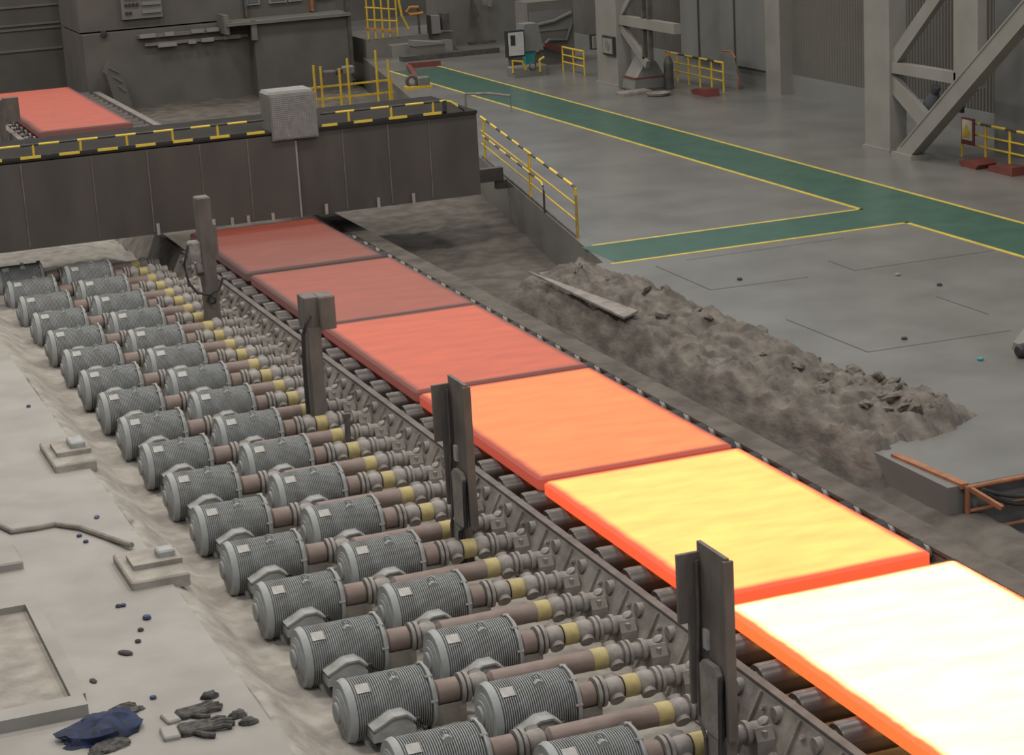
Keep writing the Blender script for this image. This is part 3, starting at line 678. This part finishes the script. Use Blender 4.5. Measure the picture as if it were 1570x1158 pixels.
sg = thing('square_sign', (15.24, 38.35, .85), 'small square dark-framed sign with a round dial on the far column', 'sign'); O = (15.24, 38.35, .85)
MB().box(15.2, 15.275, 37.98, 38.72, .85, 1.38).build('frame', 'black', sg, off=O)
MB().box(15.18, 15.2, 38.05, 38.65, .91, 1.32).build('face', 'column', sg, off=O)
MB().lathe([(0, .14), (.015, .14)], (15.18, 38.32, 1.14), (-1, 0, 0), 20).build('dial', 'cab', sg, off=O)
# sack hanging at the brace node
sk = thing('hanging_sack', (15.75, 22.85, .84), 'dark grey rounded sack with a tied neck hanging behind the long brace', 'sack')
AXS = Vector((0, -.4, 1)).normalized()
MB().lathe([(0, .05), (.03, .14), (.16, .19), (.3, .195), (.42, .15), (.52, .09), (.56, .078), (.60, .09), (.66, .11), (.71, .095), (.745, .04)], (0, .0, 0), AXS, 22).build('body', 'sack', sk, True)
MB().torus(AXS*.56, AXS, .082, .014, 18, 6).build('tie', 'black', sk, True)
MB().tube([AXS*.73, AXS*.73+Vector((0, 0, .2)), AXS*.73+Vector((-.2, .1, .24))], .012, 6).build('hook', 'dark', sk)
tag(MB().bbox(15.70, 15.78, 21.55, 21.75, 1.05, 1.66, .02).build('strip_lamp', 'black'), 'narrow black upright box behind the lattice beside the long brace', 'box')

# barrier rails on the right
def barrier(y0, y1, x, h, lab, n, m_='yellow'):
    t = thing('safety_barrier', (x, y0, 0), lab, 'barrier'); O = (x, y0, 0)
    MB().tube([(x, y0, h), (x, y1, h)], .03, 8).build('top_rail', K['railB'] if m_ == 'stripe' else m_, t, True, off=O)
    for q in (.38, .68): MB().tube([(x, y0, h*q), (x, y1, h*q)], .022, 8).build('mid_rail', 'yellow', t, True, off=O)
    for k in range(n):
        y = y0+(y1-y0)*k/(n-1); MB().cyl((x, y, 0), (x, y, h), .028, 8).build('rail_post', 'yellow', t, True, off=O)
    return t
K['railB'] = stripes('hazard_rail_barrier', (.05, .04, .035), (.62, .45, .05), 1, .9, .55)
barrier(16.2, 22.3, 16.2, .76, 'yellow pipe barrier at the right edge with a warning sign on it', 8, 'stripe')
barrier(16.0, 20.6, 16.75, .98, 'taller barrier behind the warning-sign barrier, close to the wall', 6, 'stripe')
sg = thing('warning_sign', (16.12, 22.1, .16), 'small dark red framed sign with a triangle on the right barrier', 'sign'); O = (16.12, 22.1, .16)
MB().box(16.1, 16.14, 21.72, 22.18, .30, .86).build('frame', 'red', sg, off=O)
MB().box(16.085, 16.1, 21.77, 22.13, .40, .82).build('face', 'white', sg, off=O)
MB().prism([(21.80, .46), (22.10, .46), (21.95, .78)], 0, 16.075, 16.085).build('triangle', 'yellow', sg, off=O)
t = tag(MB().prism([(0, 0), (.5, 0), (.62, .10), (.4, .16), (.0, .18), (-.1, .1)], 0, -.2, .25).build('steel_shoe', 'red'), 'dark red low block on the floor before the right barrier', 'block', 'dark red floor blocks'); t.location = (15.7, 20.75, 0)
t = tag(MB().prism([(0, 0), (.9, 0), (.8, .12), (.0, .18)], 0, -.2, .2).build('steel_shoe', 'red'), 'longer dark red block at the right edge by the barrier foot', 'block', 'dark red floor blocks'); t.location = (15.8, 19.6, 0)
# mid distance on the right
barrier(34.9, 38.4, 17.0, .78, 'yellow barrier fencing off machinery before the plain wall', 6, 'stripe')
t = tag(MB().prism([(0, 0), (.8, .0), (.95, .1), (.7, .16), (.05, .2)], 0, -.2, .2).build('steel_shoe', 'red'), 'dark red boat-shaped block lying before the far barrier', 'block', 'dark red floor blocks'); t.location = (16.4, 34.35, 0)
t = thing('folded_screen', (17.4, 35.2, 0), 'tall bent sheet standing at the right end of the far barrier', 'sheet'); O = (17.4, 35.2, 0)
MB().prism([(35.0, 0), (35.95, 0), (35.95, .93), (35.35, .98), (35.1, .82), (35.0, .3)], 0, 17.45, 17.52).build('sheet', 'wall', t, off=O)
MB().tube([(17.48, 35.0, 0), (17.48, 35.0, .35), (17.48, 35.1, .85), (17.48, 35.35, 1.0), (17.48, 35.9, .97)], .025, 8).build('edge_pipe', 'rust', t, True, off=O)
def heap(name, x, y, lab, cat, parts):
    t = thing(name, (x, y, 0), lab, cat)
    for nm, m_, fn in parts: fn(MB()).build(nm, m_, t)
    return t
heap('wrapped_machine', 15.7, 37.1, 'tarpaulin-covered machine at the foot of the far column', 'machine',
     [('cover', 'cab', lambda b: b.prism([(-.5, 0), (.45, 0), (.4, .4), (.2, .75), (-.05, .95), (-.25, .6), (-.45, .3)], 1, -.4, .4)),
      ('strap', 'red', lambda b: b.box(-.47, .43, -.41, .41, .33, .37)), ('skid', 'dark', lambda b: b.box(-.55, .55, -.45, .45, 0, .06))])
heap('gas_bottle', 16.2, 36.6, 'upright dark bottle next to the covered machine', 'bottle',
     [('body', 'dark', lambda b: b.lathe([(0, .11), (.02, .13), (.7, .13), (.85, .08), (.9, .04)], (0, 0, 0), (0, 0, 1), 16)),
      ('valve', 'orange', lambda b: b.lathe([(.9, .04), (1.0, .05), (1.02, .02)], (0, 0, 0), (0, 0, 1), 10))])
heap('floor_tray', 15.4, 35.6, 'low round tray on the floor before the covered machine', 'tray', [('tray', 'frame', lambda b: b.lathe([(0, .2), (.02, .3), (.08, .33), (.08, .29), (.04, .2)], (0, 0, 0), (0, 0, 1), 18))])
heap('floor_tray', 15.0, 36.3, 'oblong tray left of the round tray', 'tray', [('tray', 'frame', lambda b: b.bbox(-.45, .45, -.25, .25, 0, .1, .03))])

# ------------------------------------------------------------------ far hall, centre
struct('wall_back', MB().box(-16, 26, 63.5, 64, -1.2, 9), 'bwall')
struct('wall_left', MB().box(-16.3, -16, -8, 64, -1, 9), 'bwall2')
heap('control_box', 14.25, 43.0, 'white control box in a black frame left of the far column', 'box',
     [('frame', 'black', lambda b: b.box(-.28, .28, -.1, .1, .5, 1.28)), ('door', 'white', lambda b: b.box(-.24, .24, -.13, -.1, .55, 1.23)),
      ('window', 'black', lambda b: b.box(-.18, -.03, -.14, -.13, .85, 1.15)), ('stand', 'dark', lambda b: b.box(-.2, .2, -.08, .08, 0, .5))])
heap('fan_housing', 14.85, 43.5, 'grey hooded housing with a teal base beside the white control box', 'machine',
     [('hood', 'wall', lambda b: b.prism([(-.25, .6), (.4, .6), (.25, 1.4), (-.2, 1.4)], 1, -.3, .3)), ('base', 'teal', lambda b: b.box(-.15, .12, -.2, .2, 0, .6)), ('foot', 'dark', lambda b: b.box(-.3, .3, -.3, .3, 0, .06))])
heap('machine_stand', 16.3, 44.5, 'pale machine cabinet with pipework left of the far column', 'machine',
     [('body', 'bwall2', lambda b: b.box(-1.0, .5, 0, 1, 0, 1.9)), ('pipe', 'cab', lambda b: b.tube([(-.8, -.1, .4), (-.4, -.15, .75), (.2, -.1, .7), (.4, -.1, 1.2)], .05)),
      ('pipe', 'cab', lambda b: b.tube([(-.9, -.1, 1.2), (-.2, -.15, 1.3), (.4, -.1, 1.5)], .06)), ('red_bar', 'red', lambda b: b.beam((-.6, -.25, .62), (.0, -.25, .42), .12, .12)),
      ('panel', 'wall', lambda b: b.box(-.95, .45, -.04, 0, 1.0, 1.6))])
heap('switch_box', 16.55, 42.2, 'square grey switch box hanging at the left edge of the far column', 'box',
     [('body', 'column', lambda b: b.box(-.16, .16, -.1, .1, .62, .98)), ('rim', 'black', lambda b: b.box(-.19, .19, .0, .12, .58, 1.02)), ('pole', 'dark', lambda b: b.cyl((.15, .1, 0), (.15, .1, 4), .03, 8))])
barrier(41.0, 42.6, 15.6, .7, 'short barrier before the pale machine cabinet', 3)
heap('pump_unit', 14.3, 42.3, 'low cluster of pipes and valves under the white control box', 'machine',
     [('body', 'cab', lambda b: b.bbox(-.5, .6, -.2, .3, 0, .3, .04)), ('pipe', 'bluep', lambda b: b.tube([(-.5, -.2, .15), (-.5, -.2, .5), (-.2, -.2, .45), (-.1, -.2, .2)], .035)),
      ('pipe', 'bluep', lambda b: b.tube([(.35, -.2, .1), (.35, -.2, .45), (.5, -.2, .52)], .035)), ('wheel', 'dark', lambda b: b.torus((.1, -.25, .3), (0, 1, .2), .1, .02))])
tag(MB().box(12.6, 15.9, 48.6, 49.0, 0, .16).build('floor_beam', 'dark'), 'long dark beam lying on the floor at the far end of the walkway', 'beam')
tag(MB().beam((12.2, 46.9, .08), (13.2, 46.75, .08), .1, .16).beam((12.2, 46.9, .08), (11.3, 43.4, .02), .14, .10).build('kerb_rail', 'red'), 'red kerb closing the far end of the green walkway', 'kerb')
heap('platform_stair', 12.9, 50.5, 'railed platform with machinery right of the far control house', 'platform',
     [('deck', 'bwall2', lambda b: b.box(-.9, 2.2, 0, 3, -.2, .62)), ('edge', 'orange', lambda b: b.beam((-.9, -.04, 1.0), (.1, -.04, .80), .05, .06)),
      ('rail', 'bluep', lambda b: b.tube([(-.85, 0, 1.25), (.2, 0, 1.12)], .03)), ('rail', 'bluep', lambda b: b.tube([(-.85, 0, 1.65), (.2, 0, 1.5)], .03)),
      *[('rail_post', 'bluep', (lambda x: lambda b: b.cyl((x, 0, .62), (x, 0, 2.2), .03, 8))(-.8+.25*k)) for k in range(5)],
      ('step', 'column', lambda b: b.box(-.2, 1.9, -.5, 0, -.2, .4)), ('handrail', 'bluep', lambda b: b.tube([(.25, -.1, 2.0), (.35, -.1, 1.3), (.55, -.1, .85)], .04))])
heap('wall_cabinet', 14.4, 50.4, 'pair of small grey boxes on the far platform', 'box',
     [('box', 'wall', lambda b: b.box(-.2, .12, -.1, .2, .62, 1.2)), ('box', 'black', lambda b: b.box(-.24, -.2, -.12, .2, .5, 1.22)), ('box', 'dark', lambda b: b.box(.2, .45, -.1, .2, .7, 1.25))])
heap('pipe_loop', 13.6, 50.6, 'orange pipe bend on the far platform', 'pipe', [('bend', 'orange', lambda b: b.tube([(.45, 0, 1.3), (0, 0, 1.28), (-.12, 0, 1.4), (0, 0, 1.52), (.3, 0, 1.5)], .05)), ('stand', 'dark', lambda b: b.cyl((.3, .05, .6), (.3, .05, 1.5), .04))])
heap('steel_cabinet', 13.6, 49.2, 'low grey steel cabinet below the far platform', 'cabinet', [('body', 'bwall2', lambda b: b.box(-.45, .55, -.3, .3, 0, .42)), ('top', 'wall', lambda b: b.prism([(-.5, .42), (.55, .42), (.5, .48), (-.5, .6)], 1, -.33, .33))])
tag(MB().box(15.0, 20.0, 52, 53, 0, 5).build('partition', 'bwall2'), 'pale partition wall behind the far machinery', 'partition')
heap('crane_hook_block', 16.0, 51.5, 'angular dark plates leaning on the far partition', 'plate', [('plate', 'dark', lambda b: b.prism([(0, .6), (.12, .55), (.35, 1.0), (.1, 1.6)], 1, 0, .08)), ('plate', 'frame', lambda b: b.prism([(.5, 1.3), (.8, 1.2), (.95, 1.9), (.6, 2.0)], 1, 0, .08)), ('foot', 'dark', lambda b: b.box(0, .9, 0, .3, 0, .08))])
# fence and pipes behind the bridge
for k, (x, h) in enumerate(((7.75, .95), (7.95, .9), (8.5, .8), (8.75, 1.05), (9.6, 1.2), (9.95, .9))):
    t = tag(MB().tube([(x, 42, -.9), (x, 42, h)], .035, 8).build('pipe_riser', 'bluep'), f'yellow upright pipe beyond the bridge, {["leftmost","second from the left","third from the left","fourth from the left","fifth from the left","rightmost"][k]} of the row', 'pipe', 'upright pipes beyond the bridge')
heap('valve_rack', 8.6, 42.4, 'rack of small valves among the upright pipes beyond the bridge', 'valve rack',
     [('rail', 'bluep', lambda b: b.box(-.9, 1.6, -.03, .03, .25, .30)), ('rail', 'bluep', lambda b: b.box(-.9, 1.6, -.03, .03, -.1, -.05)), ('valve', 'dark', lambda b: b.bbox(-.45, -.1, -.15, .15, .55, .72, .04)), ('valve', 'cab', lambda b: b.bbox(.1, .45, -.12, .12, .6, .8, .04)),
      ('valve', 'dark', lambda b: b.lathe([(0, .05), (.05, .09), (.15, .09)], (.0, 0, .58), (0, 0, 1))), ('foot', 'bluep', lambda b: b.box(-.88, -.82, -.04, .04, -.92, .3)), ('foot', 'bluep', lambda b: b.box(1.5, 1.56, -.04, .04, -.92, .3))])
heap('hose_reel', 10.7, 42.2, 'small dark reel and motor by the start of the walkway', 'reel', [('reel', 'dark', lambda b: b.torus((0, 0, .2), (.3, 1, 0), .14, .05)), ('box', 'cab', lambda b: b.bbox(.15, .5, -.15, .15, .05, .3, .03)), ('frame', 'bluep', lambda b: b.box(-.2, .55, -.2, .2, 0, .06))])
t = tag(MB().tube([(10.35, 36.8, .03), (10.35, 36.8, .42), (10.8, 36.2, .45), (11.2, 35.7, .4), (11.2, 35.7, .03)], .035, 8).bbox(9.75, 10.1, 36.6, 36.9, 0, .22, .03).build('barrier_stub', 'frame'), 'short bent pipe guard between bridge and walkway', 'pipe guard')

# ------------------------------------------------------------------ control house at the back left
ch = thing('control_house', (8, 52, -.9), 'long grey machine house with windows behind the bridge', 'building'); O = (8, 52, -.9)
MB().box(8.3, 11.45, 50.5, 55, -.9, 1.45).build('front_block', 'bwall', ch, off=O)
MB().box(7.4, 11.5, 50.3, 55, 1.45, 1.55).build('ledge', 'bwall2', ch, off=O)
MB().box(3.0, 8.3, 51.2, 55, -.9, 1.5).build('middle_block', 'bwall', ch, off=O)
MB().box(3.0, 11.4, 51.6, 55, 1.55, 4.5).build('upper_block', 'bwall', ch, off=O)
MB().box(7.35, 7.5, 50.4, 51.3, 1.2, 1.8).build('ledge_end', 'bwall2', ch, off=O)
MB().box(8.2, 8.38, 50.35, 50.5, .95, 1.55).build('ledge_end', 'bwall2', ch, off=O)
for z, x0, x1 in ((1.30, 4.7, 7.3), (1.05, 4.9, 8.25)):
    MB().box(x0, x1, 51.05, 51.2, z-.05, z+.05).build('pipe_rail', 'bwall2', ch, off=O)
for x, w, z in ((5.0, .5, 1.33), (5.7, .3, 1.33), (6.6, .4, 1.34), (7.1, .4, 1.34), (5.6, .6, 1.0), (6.4, .25, 1.02), (6.9, .4, 1.04), (7.7, .55, 1.06)):
    MB().box(x-w/2, x+w/2, 50.95, 51.05, z-.06, z+.06).build('pipe_lug', 'column', ch, off=O)
for x0, x1 in ((8.4, 8.85), (9.15, 9.75), (9.8, 10.25), (10.75, 11.3)):
    w = MB().box(x0, x1, 51.52, 51.6, 1.95, 3.0).build('window_frame', 'column', ch, off=O)
    MB().box(x0+.06, x1-.06, 51.5, 51.52, 2.02, 2.95).build('pane', 'glass', w, off=O)
MB().box(8.3, 8.38, 51.4, 51.6, 1.6, 4).build('door_jamb', 'dark', ch, off=O)
MB().box(10.5, 10.6, 51.4, 51.6, 1.6, 4).build('door_jamb', 'rust', ch, off=O)
MB().box(11.4, 11.52, 50.4, 50.7, -.3, 4).build('corner_post', 'dark', ch, off=O)
cs = thing('cable_panel', (5.0, 51.0, 1.5), 'panel with rows of dark round sockets at the top of the machine house', 'panel'); O = (5, 51.0, 1.5)
MB().box(4.35, 5.65, 51.45, 51.58, 1.85, 3.4).build('back_plate', 'bwall2', cs, off=O)
for j, z in enumerate((2.05, 2.3, 2.52, 2.74)):
    for i in range(4 if j else 2):
        MB().lathe([(0, .05), (.06, .05)], (4.5+.12*i, 51.45, z), (0, -1, 0), 10).build('socket', 'black', cs, off=O)
    MB().box(5.0, 5.6, 51.4, 51.45, z-.05, z+.05).build('tray', 'wall', cs, off=O)
mh = thing('rolling_stand', (1, 58, -.9), 'huge dark ribbed machine housing at the upper left', 'machine'); O = (1, 58, -.9)
MB().box(-6, 3.9, 57, 62, -.9, 6).build('housing', 'bwall', mh, off=O)
MB().box(3.35, 3.9, 56.2, 57, -.9, 6).build('pillar', 'bwall2', mh, off=O)
for z in (.65, 1.35, 1.5, 2.1): MB().box(-6, 3.3, 56.94, 57, z-.03, z+.03).build('ledge', 'bwall2', mh, off=O)
hb_ = thing('hood_cover', (3.2, 50.4, -.9), 'faint sloping hood beside the table in front of the machine house', 'hood'); O = (3.2, 50.4, -.9)
MB().prism([(3.45, .35), (3.62, .75), (4.0, .1), (4.2, -.9), (3.7, -.9)], 1, 50.3, 50.9).build('plate', 'bwall', hb_, off=O)
for k in range(3): MB().beam((3.55+.12*k, 50.28, .55-.3*k), (3.85+.08*k, 50.28, .35-.3*k), .04, .04).build('rib', 'bwall2', hb_, off=O)
tag(MB().lathe([(0, .08), (.05, .11), (.09, .11), (.1, .05)], (3.66, 51.2, 1.5), (0, -1, 0), 14).build('alarm_bell', 'black'), 'round dark bell on the machine house wall at the upper left', 'bell')
t = thing('guard_post', (-.5, 43.5, GZ), 'far guard post before the red slab beyond the bridge', 'post', 'steel guard posts along the slabs'); O = (-.5, 43.5, GZ)
MB().box(-.86, -.72, 43.35, 43.6, GZ, .1).build('column', 'post', t, off=O); MB().box(-.72, -.30, 43.35, 43.6, .05, .72).box(-.86, -.72, 43.35, 43.6, .1, .68).build('head_box', 'post', t, off=O)

# ------------------------------------------------------------------ camera
cam = bpy.data.cameras.new('camera'); co = bpy.data.objects.new('camera', cam); COL.objects.link(co); S.camera = co
f, pit, yaw, rol, cx, cy, cz = 3247.26, .2635786, .36180927, -.05695889, -8.68890358, -15.79043635, 7.698206
fw = Vector((sin(yaw)*cos(pit), cos(yaw)*cos(pit), -sin(pit))); r = Vector((cos(yaw), -sin(yaw), 0)); u = r.cross(fw)
r2 = r*cos(rol)+u*sin(rol); u2 = -r*sin(rol)+u*cos(rol)
M = Matrix((r2, u2, -fw)).transposed().to_4x4(); M.translation = (cx, cy, cz); co.matrix_world = M
cam.sensor_fit = 'HORIZONTAL'; cam.sensor_width = 36; cam.lens = 36*f/1570; cam.clip_end = 300; cam.clip_start = .1

# ------------------------------------------------------------------ light
w = bpy.data.worlds.new('hall'); S.world = w; w.use_nodes = True
bg = w.node_tree.nodes['Background']; bg.inputs[0].default_value = (.80, .88, 1.0, 1); bg.inputs[1].default_value = .42
def lamp(x, y, z, e, size=2.2):  # overhead area lamps, unseen, added to light the hall
    L = bpy.data.lights.new('added_hall_lamp', 'AREA'); L.energy = e; L.size = size; L.color = (1, .93, .82)
    o = bpy.data.objects.new('added_hall_lamp', L); COL.objects.link(o); o.location = (x, y, z)
for x in (-7, 2, 11):
    for y in (-6, 6, 18, 30, 44, 56): lamp(x, y, 15, 520 if x > -5 else 760)
vs = S.view_settings; vs.view_transform = 'Standard'; vs.look = 'None'; vs.gamma = 1; vs.exposure = 0; vs.use_curve_mapping = False
